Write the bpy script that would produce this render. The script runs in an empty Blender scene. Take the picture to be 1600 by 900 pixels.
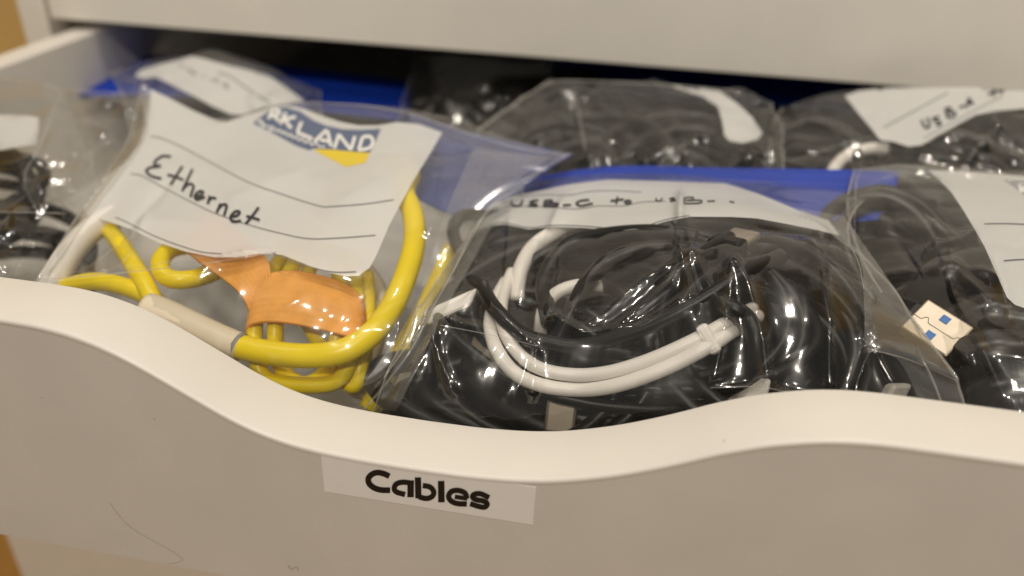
import bpy, math, random
import numpy as np
from mathutils import Vector, Matrix, noise
from mathutils.bvhtree import BVHTree
from mathutils.geometry import delaunay_2d_cdt

scene = bpy.context.scene
COL = scene.collection
R = math.radians

# ------------------------------------------------------------------ camera
CAM_ROWS = ((0.982401, 0.184187, 0.031035), (0.119722, -0.493398, -0.861525), (-0.143369, 0.850079, -0.506766))
CAM_F = 1281.58           # focal length in pixels of a 1600 px wide picture
CAM_P = Vector((0.042313, -0.138937, 0.141114))
camd = bpy.data.cameras.new('camera')
cam = bpy.data.objects.new('camera', camd)
COL.objects.link(cam)
camd.sensor_width = 36.0
camd.lens = 36.0 * CAM_F / 1600.0
camd.clip_start = 0.005
camd.clip_end = 30.0
r0, r1, r2 = [Vector(v) for v in CAM_ROWS]
mw = Matrix((r0, -r1, -r2)).transposed().to_4x4()
mw.translation = CAM_P
cam.matrix_world = mw
camd.dof.use_dof = True
camd.dof.focus_distance = 0.208
camd.dof.aperture_fstop = 6.8
scene.camera = cam

# ------------------------------------------------------------------ light of the room
world = bpy.data.worlds.new('World')
scene.world = world
world.use_nodes = True
bg = world.node_tree.nodes['Background']
bg.inputs[0].default_value = (1.0, 0.92, 0.82, 1)
bg.inputs[1].default_value = 0.17

def ceiling_lamp(name, loc, power, size, target=(0, 0.08, 0)):
    l = bpy.data.lights.new(name, 'AREA')
    l.shape = 'DISK'
    l.size = size
    l.energy = power
    l.color = (1.0, 0.92, 0.80)
    o = bpy.data.objects.new(name, l)
    COL.objects.link(o)
    o.location = loc
    o.rotation_euler = (Vector(target) - Vector(loc)).to_track_quat('-Z', 'Y').to_euler()
    return o
ceiling_lamp('ceiling_downlight', (0.16, 0.17, 1.50), 4.2, 0.09)
ceiling_lamp('ceiling_downlight', (0.62, -0.02, 1.50), 3.2, 0.09)
ceiling_lamp('ceiling_downlight', (0.20, -0.60, 1.50), 4.0, 0.09)
ceiling_lamp('ceiling_downlight', (-0.45, 0.05, 1.50), 4.0, 0.09)
ceiling_lamp('ceiling_downlight', (0.10, -1.15, 1.25), 11.0, 0.14)

scene.view_settings.view_transform = 'Standard'
scene.view_settings.look = 'None'
scene.view_settings.exposure = 0.0
scene.view_settings.gamma = 1.0
scene.view_settings.use_curve_mapping = False
cy = scene.cycles
cy.max_bounces = 24
cy.diffuse_bounces = 4
cy.glossy_bounces = 5
cy.transmission_bounces = 4
cy.transparent_max_bounces = 24
cy.use_denoising = True
cy.sample_clamp_indirect = 6.0
cy.caustics_reflective = False
cy.caustics_refractive = False

# ------------------------------------------------------------------ helpers
def at(px, py, Y):
    """photo pixel + depth behind the drawer front (mm) -> point in metres"""
    d = r0 * ((px - 800) / CAM_F) + r1 * ((py - 450) / CAM_F) + r2
    t = (Y / 1000.0 - CAM_P.y) / d.y
    return CAM_P + d * t

def ray_dir(px, py):
    return (r0 * ((px - 800) / CAM_F) + r1 * ((py - 450) / CAM_F) + r2).normalized()

def new_obj(name, verts, faces, mat, parent=None, smooth=True):
    me = bpy.data.meshes.new(name)
    me.from_pydata([tuple(v) for v in verts], [], faces)
    me.update()
    if smooth:
        me.polygons.foreach_set('use_smooth', [True] * len(me.polygons))
    if mat:
        me.materials.append(mat)
    o = bpy.data.objects.new(name, me)
    COL.objects.link(o)
    if parent:
        o.parent = parent
        o.matrix_parent_inverse = Matrix.Translation(-parent.location)
    return o

def tag(o, label, cat, group=None, kind=None):
    if label: o['label'] = label
    if cat: o['category'] = cat
    if group: o['group'] = group
    if kind: o['kind'] = kind
    return o

def empty(name, loc, label, cat, group=None):
    o = bpy.data.objects.new(name, None)
    o.empty_display_size = 0.01
    COL.objects.link(o)
    o.location = loc
    tag(o, label, cat, group)
    return o

def box_geo(x0, x1, y0, y1, z0, z1, b=0.0):
    import bmesh
    bm = bmesh.new()
    bmesh.ops.create_cube(bm, size=1.0)
    for v in bm.verts:
        v.co = Vector(((x0 + x1) / 2 + v.co.x * (x1 - x0), (y0 + y1) / 2 + v.co.y * (y1 - y0), (z0 + z1) / 2 + v.co.z * (z1 - z0)))
    if b > 0:
        bmesh.ops.bevel(bm, geom=bm.edges[:], offset=b, segments=2, affect='EDGES', profile=0.5)
    vs = [v.co.copy() for v in bm.verts]
    bm.verts.index_update()
    fs = [[v.index for v in f.verts] for f in bm.faces]
    bm.free()
    return vs, fs

def box(name, x0, x1, y0, y1, z0, z1, mat, parent=None, b=0.0006):
    vs, fs = box_geo(x0, x1, y0, y1, z0, z1, b)
    return new_obj(name, vs, fs, mat, parent, smooth=False)

def obox(name, O, L, W, H, l, w, h, mat, parent=None, b=0.0003):
    """box at origin O running l along L, centred w along W, centred h along H"""
    vs, fs = box_geo(0, l, -w / 2, w / 2, -h / 2, h / 2, b)
    vs = [O + L * v.x + W * v.y + H * v.z for v in vs]
    return new_obj(name, vs, fs, mat, parent, smooth=False)

def catmull(pts, n):
    P = np.array([tuple(p) for p in pts], float)
    if len(P) == 2:
        t = np.linspace(0, 1, n)[:, None]
        return P[0] * (1 - t) + P[1] * t
    m = len(P)
    t = np.linspace(0, m - 1, n)
    i = np.clip(t.astype(int), 0, m - 2)
    f = (t - i)[:, None]
    ext = np.vstack([2 * P[0] - P[1], P, 2 * P[-1] - P[-2]])
    p0, p1, p2, p3 = ext[i], ext[i + 1], ext[i + 2], ext[i + 3]
    return 0.5 * (2 * p1 + (p2 - p0) * f + (2 * p0 - 5 * p1 + 4 * p2 - p3) * f ** 2 + (3 * p1 - p0 - 3 * p2 + p3) * f ** 3)

def upsample(ctrl, nu, nv):
    C = np.array([[tuple(at(*c)) for c in row] for row in ctrl], float)
    rows = np.array([catmull(r, nu) for r in C])
    return np.array([catmull(rows[:, k], nv) for k in range(nu)]).transpose(1, 0, 2)     # nv,nu,3

def project(G):
    Q = G - np.array(CAM_P)
    x = Q @ np.array(r0); y = Q @ np.array(r1); z = Q @ np.array(r2)
    return x / z * CAM_F + 800, y / z * CAM_F + 450

def grid_faces(nu, nv, off=0):
    return [(off + j * nu + i, off + j * nu + i + 1, off + (j + 1) * nu + i + 1, off + (j + 1) * nu + i)
            for j in range(nv - 1) for i in range(nu - 1)]

def normals(G):
    du = np.gradient(G, axis=1); dv = np.gradient(G, axis=0)
    N = np.cross(dv, du)
    N /= np.linalg.norm(N, axis=2, keepdims=True) + 1e-12
    if N[..., 2].mean() < 0: N = -N
    return N

def crumple(G, seed, count, amp, length, width, keep=None):
    """straight sharp creases of random place and direction, in metres"""
    rng = np.random.default_rng(seed)
    nv, nu, _ = G.shape
    D = np.zeros((nv, nu))
    for _k in range(count):
        j, i = rng.integers(0, nv), rng.integers(0, nu)
        c = G[j, i]
        d = rng.normal(size=3); d /= np.linalg.norm(d)
        Q = G - c
        s = Q @ d
        per = np.linalg.norm(Q - s[..., None] * d, axis=2)
        e = np.cross(d, (0.3, -0.4, 0.86)); e /= np.linalg.norm(e) + 1e-9
        q = np.abs(Q @ e)
        L = length * rng.uniform(0.5, 1.6); W = width * rng.uniform(0.5, 1.7)
        D += amp * rng.uniform(0.3, 1.0) * rng.choice((-1, 1)) * np.exp(-(s / L) ** 2) * np.exp(-(np.sqrt(q * q + (0.5 * W) ** 2) - 0.5 * W) / W)
    if keep is not None: D *= keep
    return D

def seg_dist(PX, PY, pts):
    best = np.full(PX.shape, 1e9); along = np.zeros(PX.shape)
    n = len(pts) - 1
    for k in range(n):
        ax, ay = pts[k]; bx, by = pts[k + 1]
        vx, vy = bx - ax, by - ay
        t = np.clip(((PX - ax) * vx + (PY - ay) * vy) / (vx * vx + vy * vy), 0, 1)
        d = np.hypot(PX - ax - t * vx, PY - ay - t * vy)
        m = d < best
        best = np.where(m, d, best); along = np.where(m, (k + t) / n, along)
    return best, along

def inside(PX, PY, poly):
    r = np.zeros(PX.shape, bool)
    n = len(poly)
    for k in range(n):
        x1, y1 = poly[k]; x2, y2 = poly[(k + 1) % n]
        c = ((y1 > PY) != (y2 > PY)) & (PX < (x2 - x1) * (PY - y1) / (y2 - y1 + 1e-12) + x1)
        r ^= c
    return r

FILMS = []      # (bvh) all upper film sheets
class Film:
    pass

def make_film(ctrl, mat, parent, seed, nu=220, nv=190, creases=(), crum=((16, 0.0018, 0.024, 0.0034), (20, 0.0005, 0.012, 0.0018)), flat=None, thick=0.07, seam=True, folds=8):
    G = upsample(ctrl, nu, nv)
    N = normals(G)
    PX, PY = project(G)
    keep = np.ones(PX.shape)
    if flat:
        keep = np.where(inside(PX, PY, flat), 0.28, 1.0)
        for _ in range(10):     # soften the border of the stiff printed panel
            keep = (keep + np.roll(keep, 1, 0) + np.roll(keep, -1, 0) + np.roll(keep, 1, 1) + np.roll(keep, -1, 1)) / 5
    D = np.zeros(PX.shape)
    for k, (c, a, l, w) in enumerate(crum):
        D += crumple(G, seed * 13 + k, c, a, l, w, keep)
    lo = np.array([[noise.noise(Vector(tuple(G[j, i] * 28.0)) + Vector((seed, 0, 0))) for i in range(0, nu, 6)] for j in range(0, nv, 6)])
    yi = np.linspace(0, lo.shape[0] - 1, nv); xi = np.linspace(0, lo.shape[1] - 1, nu)
    y0_ = np.clip(yi.astype(int), 0, lo.shape[0] - 2); x0_ = np.clip(xi.astype(int), 0, lo.shape[1] - 2)
    fy = (yi - y0_)[:, None]; fx = (xi - x0_)[None, :]
    fy = fy * fy * (3 - 2 * fy); fx = fx * fx * (3 - 2 * fx)
    L = (lo[y0_][:, x0_] * (1 - fy) * (1 - fx) + lo[y0_ + 1][:, x0_] * fy * (1 - fx) + lo[y0_][:, x0_ + 1] * (1 - fy) * fx + lo[y0_ + 1][:, x0_ + 1] * fy * fx)
    D += 0.0018 * L * (0.4 + 0.6 * keep)
    rng = random.Random(seed * 7 + 1)
    creases = list(creases)
    for _k in range(folds):                 # long soft folds running down the pouch
        j, i = int(nv * rng.uniform(0.25, 0.75)), int(nu * rng.uniform(0.08, 0.92))
        dj, di = int(nv * rng.uniform(0.1, 0.24)), int(nu * rng.uniform(-0.06, 0.06))
        js = [max(0, min(nv - 1, j + q * dj)) for q in (-1, 0, 1)]
        is_ = [max(0, min(nu - 1, i + q * di + (rng.randint(-4, 4)))) for q in (-1, 0, 1)]
        if flat and inside(PX[j:j + 1, i:i + 1], PY[j:j + 1, i:i + 1], flat).any(): continue
        creases.append(([(float(PX[a, b]), float(PY[a, b])) for a, b in zip(js, is_)], rng.uniform(0.8, 2.2) * rng.choice((1, 1, 1, -1)), rng.uniform(5, 9)))
    for pts, h, w in creases:               # creases seen in the photo: (polyline, height mm, width px)
        d, s = seg_dist(PX, PY, pts)
        D += h / 1000 * np.exp(-(np.sqrt(d * d + (0.45 * w) ** 2) - 0.45 * w) / w) * np.clip(np.minimum(s, 1 - s) * 8 + 0.15, 0, 1)
    G = G + N * D[..., None]
    f = Film()
    f.G, f.nu, f.nv = G, nu, nv
    V = [Vector(tuple(p)) for p in G.reshape(-1, 3)]
    F = grid_faces(nu, nv)
    f.obj = new_obj('film', V, F, mat, parent)
    f.bvh = BVHTree.FromPolygons(V, F)
    FILMS.append(f.bvh)
    # under side of the pouch
    a = np.sin(np.linspace(0, math.pi, nu // 5))[None, :]; b = np.sin(np.linspace(0, math.pi, nv // 5))[:, None]
    B = G[np.linspace(0, nv - 1, nv // 5).astype(int)][:, np.linspace(0, nu - 1, nu // 5).astype(int)].copy()
    B[..., 2] -= 0.0006 + thick * np.clip(a, 0, 1) ** 0.5 * np.clip(b, 0, 1) ** 0.5
    B[..., 2] = np.maximum(B[..., 2], -0.0385 + 0.0004 * seed)
    new_obj('back_film', [tuple(p) for p in B.reshape(-1, 3)], grid_faces(nu // 5, nv // 5), mat, parent)
    if seam:
        for edge in (G[:, 0], G[:, -1]):
            tube_mesh('seam', [Vector(tuple(p)) for p in edge[::3]], 0.00035, M['seam'], parent, 6)
    return f

def zfilm(bvh, x, y):
    h = bvh.ray_cast(Vector((x, y, 0.4)), Vector((0, 0, -1)))
    return h[0].z if h[0] is not None else None

def tube_geo(P, r, n=12, taper=None):
    P = [Vector(tuple(p)) for p in P]
    vs, fs = [], []
    T = [(P[min(i + 1, len(P) - 1)] - P[max(i - 1, 0)]).normalized() for i in range(len(P))]
    up = Vector((0, 0, 1)) if abs(T[0].z) < 0.9 else Vector((1, 0, 0))
    nrm = (up - T[0] * up.dot(T[0])).normalized()
    for i, p in enumerate(P):
        nrm = nrm - T[i] * nrm.dot(T[i])
        if nrm.length < 1e-6: nrm = T[i].orthogonal()
        nrm.normalize()
        b = T[i].cross(nrm)
        rr = r if taper is None else r * taper(i / (len(P) - 1))
        for k in range(n):
            a = 2 * math.pi * k / n
            vs.append(p + (nrm * math.cos(a) + b * math.sin(a)) * rr)
    for i in range(len(P) - 1):
        for k in range(n):
            fs.append((i * n + k, i * n + (k + 1) % n, (i + 1) * n + (k + 1) % n, (i + 1) * n + k))
    fs.append(tuple(range(n - 1, -1, -1)))
    fs.append(tuple((len(P) - 1) * n + k for k in range(n)))
    return vs, fs

def tube_mesh(name, P, r, mat, parent=None, n=12, taper=None):
    vs, fs = tube_geo(P, r, n, taper)
    return new_obj(name, vs, fs, mat, parent)

def tuck(P, r, bvhs, ymin=0.0182, over=()):
    """keep a run of cable under the film that covers it and inside the drawer"""
    out = []
    for p in P:
        x, y, z = p
        y = max(y, ymin + r)
        for b in bvhs:
            zf = zfilm(b, x, y)
            if zf is not None: z = min(z, zf - r - 0.0007)
        for Q, rq in over:
            d2 = (Q[:, 0] - x) ** 2 + (Q[:, 1] - y) ** 2
            k = int(d2.argmin())
            if d2[k] < (r + rq + 0.002) ** 2: z = min(z, Q[k, 2] - r - rq)
        out.append([x, y, max(z, -0.0378 + r)])
    A = np.array(out)
    for _ in range(3):
        A[1:-1] = (A[:-2] + 2 * A[1:-1] + A[2:]) / 4
    return [Vector(tuple(a)) for a in A]

def coil_path(c, a, b, turns, tilt, rot, seed, spread, n=44, start=0.0):
    rng = random.Random(seed)
    ph = [rng.uniform(0, 6.28) for _ in range(6)]
    Mx = Matrix.Rotation(rot, 3, 'Z') @ Matrix.Rotation(tilt, 3, 'X')
    P = []
    m = int(turns * n)
    for k in range(m):
        t = start + 2 * math.pi * k / n
        q = k / n
        w = 1 + 0.10 * math.sin(q * 2.3 + ph[0]) + 0.07 * math.sin(q * 5.1 + ph[1])
        off = spread * (math.sin(q * 1.7 + ph[2]) + 0.5 * math.sin(t * 1.5 + ph[3]))
        sh = Vector((0.06 * a * math.sin(q * 3.1 + ph[4]), 0.08 * b * math.sin(q * 2.7 + ph[5]), 0))
        P.append(Vector(c) + Mx @ (Vector((a * w * math.cos(t), b * w * math.sin(t), off)) + sh))
    return P

def px_path(pts, n=60):
    return [Vector(tuple(p)) for p in catmull([at(*p) for p in pts], n)]

def under(film, pts, n=60):
    """a run of cable lying d mm below the film it is seen through: (px, py, d)"""
    P = []
    for x, y, d in pts:
        v = ray_dir(x, y)
        h = film.bvh.ray_cast(CAM_P, v)
        if h[0] is not None: P.append(h[0] + v * d / 1000)
    return [Vector(tuple(p)) for p in catmull(P, n)]

# ------- print and writing lying on a sheet
def cast(bvh, px, py, off):
    d = ray_dir(px, py)
    h = bvh.ray_cast(CAM_P, d)
    if h[0] is None: return None
    n = h[1]
    if n.dot(d) > 0: n = -n
    return h[0] + n * off

def cast_flat(bvh, px, py, off):
    d = ray_dir(px, py)
    h = bvh.ray_cast(CAM_P, d)
    return None if h[0] is None else h[0] - d * off

def smooth_poly(poly, step=3.0):
    out = []
    n = len(poly)
    for k in range(n):
        a, b = poly[k], poly[(k + 1) % n]
        m = max(1, int(math.hypot(b[0] - a[0], b[1] - a[1]) / step))
        for q in range(m):
            t = q / m
            out.append((a[0] + (b[0] - a[0]) * t, a[1] + (b[1] - a[1]) * t))
    return out

def decal(name, poly, bvh, mat, parent, off=0.0003, step=4.0):
    out = smooth_poly(poly, step)
    xs = [p[0] for p in out]; ys = [p[1] for p in out]
    X, Y = np.meshgrid(np.arange(min(xs) + step / 2, max(xs), step), np.arange(min(ys) + step / 2, max(ys), step))
    ins = inside(X, Y, out)
    d, _ = seg_dist(X, Y, out + [out[0]])
    ins &= d > step * 0.45
    pts = [Vector(p) for p in out] + [Vector((x, y)) for x, y in zip(X[ins], Y[ins])]
    v2, _, f2, *_ = delaunay_2d_cdt(pts, [], [list(range(len(out)))], 1, 1e-4)
    V, ok = [], []
    for p in v2:
        q = cast_flat(bvh, p.x, p.y, off * 1.2)
        ok.append(q is not None)
        V.append(q if q is not None else Vector((0, 0, 0)))
    F = [f for f in f2 if all(ok[i] for i in f)]
    used = sorted({i for f in F for i in f}); mp = {i: k for k, i in enumerate(used)}
    return new_obj(name, [V[i] for i in used], [[mp[i] for i in f] for f in F], mat, parent)

def stroke_geo(strokes, width, place, smooth=True):
    """ribbons of the given width (px) along polylines; place(px,py,k) -> point"""
    V, F = [], []
    for k, s in enumerate(strokes):
        w = width
        if isinstance(s, tuple) and isinstance(s[0], (int, float)) and isinstance(s[1], list): w, s = s
        L = sum(math.hypot(s[i + 1][0] - s[i][0], s[i + 1][1] - s[i][1]) for i in range(len(s) - 1))
        P = catmull(s, max(3, int(L / 2.0))) if smooth or len(s) == 2 else np.array(s, float)
        base = len(V); row = []
        for i in range(len(P)):
            t = P[min(i + 1, len(P) - 1)] - P[max(i - 1, 0)]
            t = t / (np.linalg.norm(t) + 1e-9)
            nx, ny = -t[1], t[0]
            a = place(P[i][0] + nx * w / 2, P[i][1] + ny * w / 2, k)
            b = place(P[i][0] - nx * w / 2, P[i][1] - ny * w / 2, k)
            if a is None or b is None: continue
            V += [a, b]; row.append(len(V) - 2)
        for i in range(len(row) - 1):
            F.append((row[i], row[i] + 1, row[i + 1] + 1, row[i + 1]))
    return V, F

def writing(name, strokes, width, bvh, mat, parent, off=0.0005, smooth=True):
    V, F = stroke_geo(strokes, width, lambda x, y, k: cast_flat(bvh, x, y, off * 1.3 + 0.00001 * k), smooth)
    return new_obj(name, V, F, mat, parent, smooth=False)

def flap(film, inner, outer, mat, parent, name='side_seam', n=60, m=10, off=0.0006):
    I = catmull([(x, y, 0) for x, y in inner], n); O = catmull([(x, y, 0) for x, y in outer], n)
    V, row = [], []
    for k in range(n):
        q = [cast(film.bvh, *(I[k] * (1 - t) + O[k] * t)[:2], off) for t in np.linspace(0, 1, m)]
        if all(p is not None for p in q):
            V += q; row.append(k)
    return new_obj(name, V, grid_faces(m, len(row)), mat, parent)

def zo(ox, oy, s):
    """coordinates read in an enlargement of the photo -> photo pixels"""
    def f(L): return [(ox + x / s, oy + y / s) for x, y in L]
    return f

# ------------------------------------------------------------------ materials
M = {}
def mat_new(name):
    m = bpy.data.materials.new(name)
    m.use_nodes = True
    nt = m.node_tree
    return m, nt, nt.nodes['Principled BSDF']

def principled(name, col, rough, spec=0.5, metal=0.0, var=0.0, scale=200.0, bump=0.0, bscale=800.0, coat=0.0, alpha=1.0):
    m, nt, p = mat_new(name)
    p.inputs['Base Color'].default_value = (*col, 1)
    p.inputs['Roughness'].default_value = rough
    p.inputs['Specular IOR Level'].default_value = spec
    p.inputs['Metallic'].default_value = metal
    p.inputs['Coat Weight'].default_value = coat
    p.inputs['Coat Roughness'].default_value = 0.12
    p.inputs['Alpha'].default_value = alpha
    tc = nt.nodes.new('ShaderNodeTexCoord')
    if var > 0:
        n = nt.nodes.new('ShaderNodeTexNoise'); n.inputs['Scale'].default_value = scale; n.inputs['Detail'].default_value = 5
        r = nt.nodes.new('ShaderNodeValToRGB')
        r.color_ramp.elements[0].position = 0.3; r.color_ramp.elements[1].position = 0.7
        r.color_ramp.elements[0].color = (*[c * (1 - var) for c in col], 1)
        r.color_ramp.elements[1].color = (*[min(1, c * (1 + var)) for c in col], 1)
        nt.links.new(tc.outputs['Object'], n.inputs['Vector'])
        nt.links.new(n.outputs['Fac'], r.inputs['Fac'])
        nt.links.new(r.outputs['Color'], p.inputs['Base Color'])
    if bump > 0:
        n2 = nt.nodes.new('ShaderNodeTexNoise'); n2.inputs['Scale'].default_value = bscale; n2.inputs['Detail'].default_value = 3
        b = nt.nodes.new('ShaderNodeBump'); b.inputs['Strength'].default_value = bump; b.inputs['Distance'].default_value = 0.0005
        nt.links.new(tc.outputs['Object'], n2.inputs['Vector'])
        nt.links.new(n2.outputs['Fac'], b.inputs['Height'])
        nt.links.new(b.outputs['Normal'], p.inputs['Normal'])
    M[name] = m
    return m

def film_material(name, haze, tint=(0.97, 0.97, 0.96), rough=0.07, f0=0.07, hazecol=(0.8, 0.78, 0.74)):
    m, nt, p = mat_new(name)
    nt.nodes.remove(p)
    out = nt.nodes['Material Output']
    N = nt.nodes.new
    tr = N('ShaderNodeBsdfTransparent'); tr.inputs[0].default_value = (*tint, 1)
    gl = N('ShaderNodeBsdfGlossy'); gl.inputs['Roughness'].default_value = rough; gl.inputs[0].default_value = (1, 1, 1, 1)
    gl2 = N('ShaderNodeBsdfGlossy'); gl2.inputs['Roughness'].default_value = rough + 0.22; gl2.inputs[0].default_value = (1, 1, 1, 1)
    glm = N('ShaderNodeMixShader'); glm.inputs[0].default_value = 0.28
    nt.links.new(gl.outputs[0], glm.inputs[1]); nt.links.new(gl2.outputs[0], glm.inputs[2])
    df = N('ShaderNodeBsdfDiffuse'); df.inputs[0].default_value = (*hazecol, 1)
    tl = N('ShaderNodeBsdfTranslucent'); tl.inputs[0].default_value = (*hazecol, 1)
    hz = N('ShaderNodeMixShader'); hz.inputs[0].default_value = 0.45
    nt.links.new(df.outputs[0], hz.inputs[1]); nt.links.new(tl.outputs[0], hz.inputs[2])
    tc = N('ShaderNodeTexCoord')
    n = N('ShaderNodeTexNoise'); n.inputs['Scale'].default_value = 260; n.inputs['Detail'].default_value = 4
    b = N('ShaderNodeBump'); b.inputs['Strength'].default_value = 0.10; b.inputs['Distance'].default_value = 0.0004
    nt.links.new(tc.outputs['Object'], n.inputs['Vector']); nt.links.new(n.outputs['Fac'], b.inputs['Height'])
    nt.links.new(b.outputs['Normal'], gl.inputs['Normal'])
    lw = N('ShaderNodeLayerWeight'); lw.inputs['Blend'].default_value = 0.5
    pw = N('ShaderNodeMath'); pw.operation = 'POWER'; pw.inputs[1].default_value = 4.0
    ma = N('ShaderNodeMath'); ma.operation = 'MULTIPLY_ADD'; ma.inputs[1].default_value = 0.5; ma.inputs[2].default_value = f0
    nt.links.new(lw.outputs['Facing'], pw.inputs[0]); nt.links.new(pw.outputs[0], ma.inputs[0])
    # uneven milkiness of polyethylene
    n3 = N('ShaderNodeTexNoise'); n3.inputs['Scale'].default_value = 55; n3.inputs['Detail'].default_value = 4
    mr = N('ShaderNodeMapRange'); mr.inputs[1].default_value = 0.35; mr.inputs[2].default_value = 0.7
    mr.inputs[3].default_value = haze * 0.5; mr.inputs[4].default_value = haze * 1.5
    nt.links.new(tc.outputs['Object'], n3.inputs['Vector']); nt.links.new(n3.outputs['Fac'], mr.inputs[0])
    m1 = N('ShaderNodeMixShader'); nt.links.new(mr.outputs[0], m1.inputs[0])
    nt.links.new(tr.outputs[0], m1.inputs[1]); nt.links.new(hz.outputs[0], m1.inputs[2])
    m2 = N('ShaderNodeMixShader'); nt.links.new(ma.outputs[0], m2.inputs[0])
    nt.links.new(m1.outputs[0], m2.inputs[1]); nt.links.new(glm.outputs[0], m2.inputs[2])
    nt.links.new(m2.outputs[0], out.inputs['Surface'])
    M[name] = m
    return m

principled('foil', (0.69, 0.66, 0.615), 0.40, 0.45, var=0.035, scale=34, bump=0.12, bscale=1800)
principled('edge', (0.745, 0.705, 0.645), 0.38, 0.45, var=0.02, scale=40, bump=0.05, bscale=2000)
principled('inside_board', (0.62, 0.60, 0.57), 0.5, 0.3, var=0.04, scale=60)
principled('carcass', (0.86, 0.815, 0.735), 0.4, 0.4, var=0.02, scale=50)  # same paint as foil, lightened: brighter light on upper drawer put into colour
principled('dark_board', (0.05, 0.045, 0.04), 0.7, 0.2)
principled('wall', (0.78, 0.54, 0.20), 0.8, 0.2, var=0.06, scale=12)
principled('floor', (0.55, 0.30, 0.08), 0.5, 0.4, var=0.12, scale=9)
principled('tape', (0.88, 0.865, 0.84), 0.35, 0.5, var=0.015, scale=300)
principled('ink', (0.012, 0.010, 0.009), 0.5, 0.3)
principled('marker', (0.015, 0.015, 0.022), 0.4, 0.4)
principled('rule', (0.16, 0.16, 0.17), 0.5, 0.3)
principled('scuff', (0.54, 0.50, 0.445), 0.6, 0.2)
def panel_material():
    m, nt, p = mat_new('panel')
    p.inputs['Roughness'].default_value = 0.3
    tc = nt.nodes.new('ShaderNodeTexCoord')
    n = nt.nodes.new('ShaderNodeTexNoise'); n.inputs['Scale'].default_value = 90; n.inputs['Detail'].default_value = 4
    r = nt.nodes.new('ShaderNodeValToRGB')
    r.color_ramp.elements[0].color = (0.80, 0.80, 0.79, 1); r.color_ramp.elements[1].color = (0.88, 0.87, 0.84, 1)
    nt.links.new(tc.outputs['Object'], n.inputs['Vector']); nt.links.new(n.outputs['Fac'], r.inputs['Fac'])
    nt.links.new(r.outputs['Color'], p.inputs['Base Color'])
    tl = nt.nodes.new('ShaderNodeBsdfTranslucent'); nt.links.new(r.outputs['Color'], tl.inputs[0])
    tr = nt.nodes.new('ShaderNodeBsdfTransparent')
    m1 = nt.nodes.new('ShaderNodeMixShader'); m1.inputs[0].default_value = 0.25
    m2 = nt.nodes.new('ShaderNodeMixShader'); m2.inputs[0].default_value = 0.13
    nt.links.new(p.outputs[0], m1.inputs[1]); nt.links.new(tl.outputs[0], m1.inputs[2])
    nt.links.new(m1.outputs[0], m2.inputs[1]); nt.links.new(tr.outputs[0], m2.inputs[2])
    nt.links.new(m2.outputs[0], nt.nodes['Material Output'].inputs['Surface'])
    M['panel'] = m
panel_material()
principled('logo_blue', (0.10, 0.13, 0.22), 0.35, 0.5)
principled('logo_yellow', (0.75, 0.56, 0.03), 0.35, 0.5)
principled('logo_grey', (0.30, 0.30, 0.32), 0.35, 0.5)
principled('logo_white', (0.78, 0.77, 0.74), 0.35, 0.5)
principled('zip_blue', (0.008, 0.04, 0.36), 0.45, 0.3, var=0.15, scale=50)
principled('black_pvc', (0.006, 0.0055, 0.005), 0.40, 0.36, var=0.2, scale=120, bump=0.1, bscale=900)
principled('black_gloss', (0.009, 0.0075, 0.006), 0.32, 0.42, var=0.15, scale=60)
principled('white_pvc', (0.78, 0.74, 0.69), 0.38, 0.5, var=0.03, scale=100)
principled('grey_white', (0.48, 0.45, 0.41), 0.4, 0.5)
principled('grey_pvc', (0.25, 0.24, 0.22), 0.45, 0.4)
principled('cream_plastic', (0.72, 0.63, 0.48), 0.4, 0.45, var=0.03, scale=120)
principled('yellow_pvc', (0.90, 0.69, 0.008), 0.33, 0.5, var=0.05, scale=80)
principled('orange_strap', (0.84, 0.39, 0.085), 0.8, 0.2, var=0.10, scale=220, bump=0.25, bscale=2200)
principled('steel', (0.47, 0.41, 0.33), 0.40, 0.5, metal=0.9, var=0.06, scale=300)
principled('usb_blue', (0.03, 0.14, 0.42), 0.4, 0.5)
principled('slot_dark', (0.16, 0.13, 0.10), 0.6, 0.3)
film_material('film', 0.014)
film_material('film_front', 0.012, rough=0.09, f0=0.075)
film_material('film_hazy', 0.012, rough=0.09)
film_material('film_blue', 0.45, tint=(0.50, 0.58, 0.9), rough=0.12, f0=0.1, hazecol=(0.12, 0.17, 0.50))
film_material('film_flap', 0.10, rough=0.10, f0=0.10)
film_material('fold', 0.42, rough=0.12, f0=0.14)
film_material('seam', 0.30, rough=0.12, f0=0.12)

# ------------------------------------------------------------------ the place round the drawer unit
wall = box('wall', -2.2, 2.2, 0.86, 0.90, -0.80, 1.6, M['wall']); tag(wall, None, None, kind='structure')
flo = box('floor', -2.2, 2.2, -1.8, 0.86, -0.84, -0.80, M['floor']); tag(flo, None, None, kind='structure')

XL, XR, YC = -0.2705, 0.2645, 0.248      # drawer fronts run from XL to XR, carcass front at YC
cab = empty('drawer_cabinet', (0, YC, -0.78), 'white drawer cabinet carcass behind and around the opened drawer', 'cabinet')
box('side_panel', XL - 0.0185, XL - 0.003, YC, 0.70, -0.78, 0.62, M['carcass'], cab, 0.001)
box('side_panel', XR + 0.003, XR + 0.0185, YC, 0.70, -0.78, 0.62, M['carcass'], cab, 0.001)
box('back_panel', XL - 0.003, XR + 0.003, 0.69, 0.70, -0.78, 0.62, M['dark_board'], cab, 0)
box('top_panel', XL - 0.0185, XR + 0.0185, YC, 0.70, 0.62, 0.636, M['carcass'], cab, 0.001)

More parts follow.
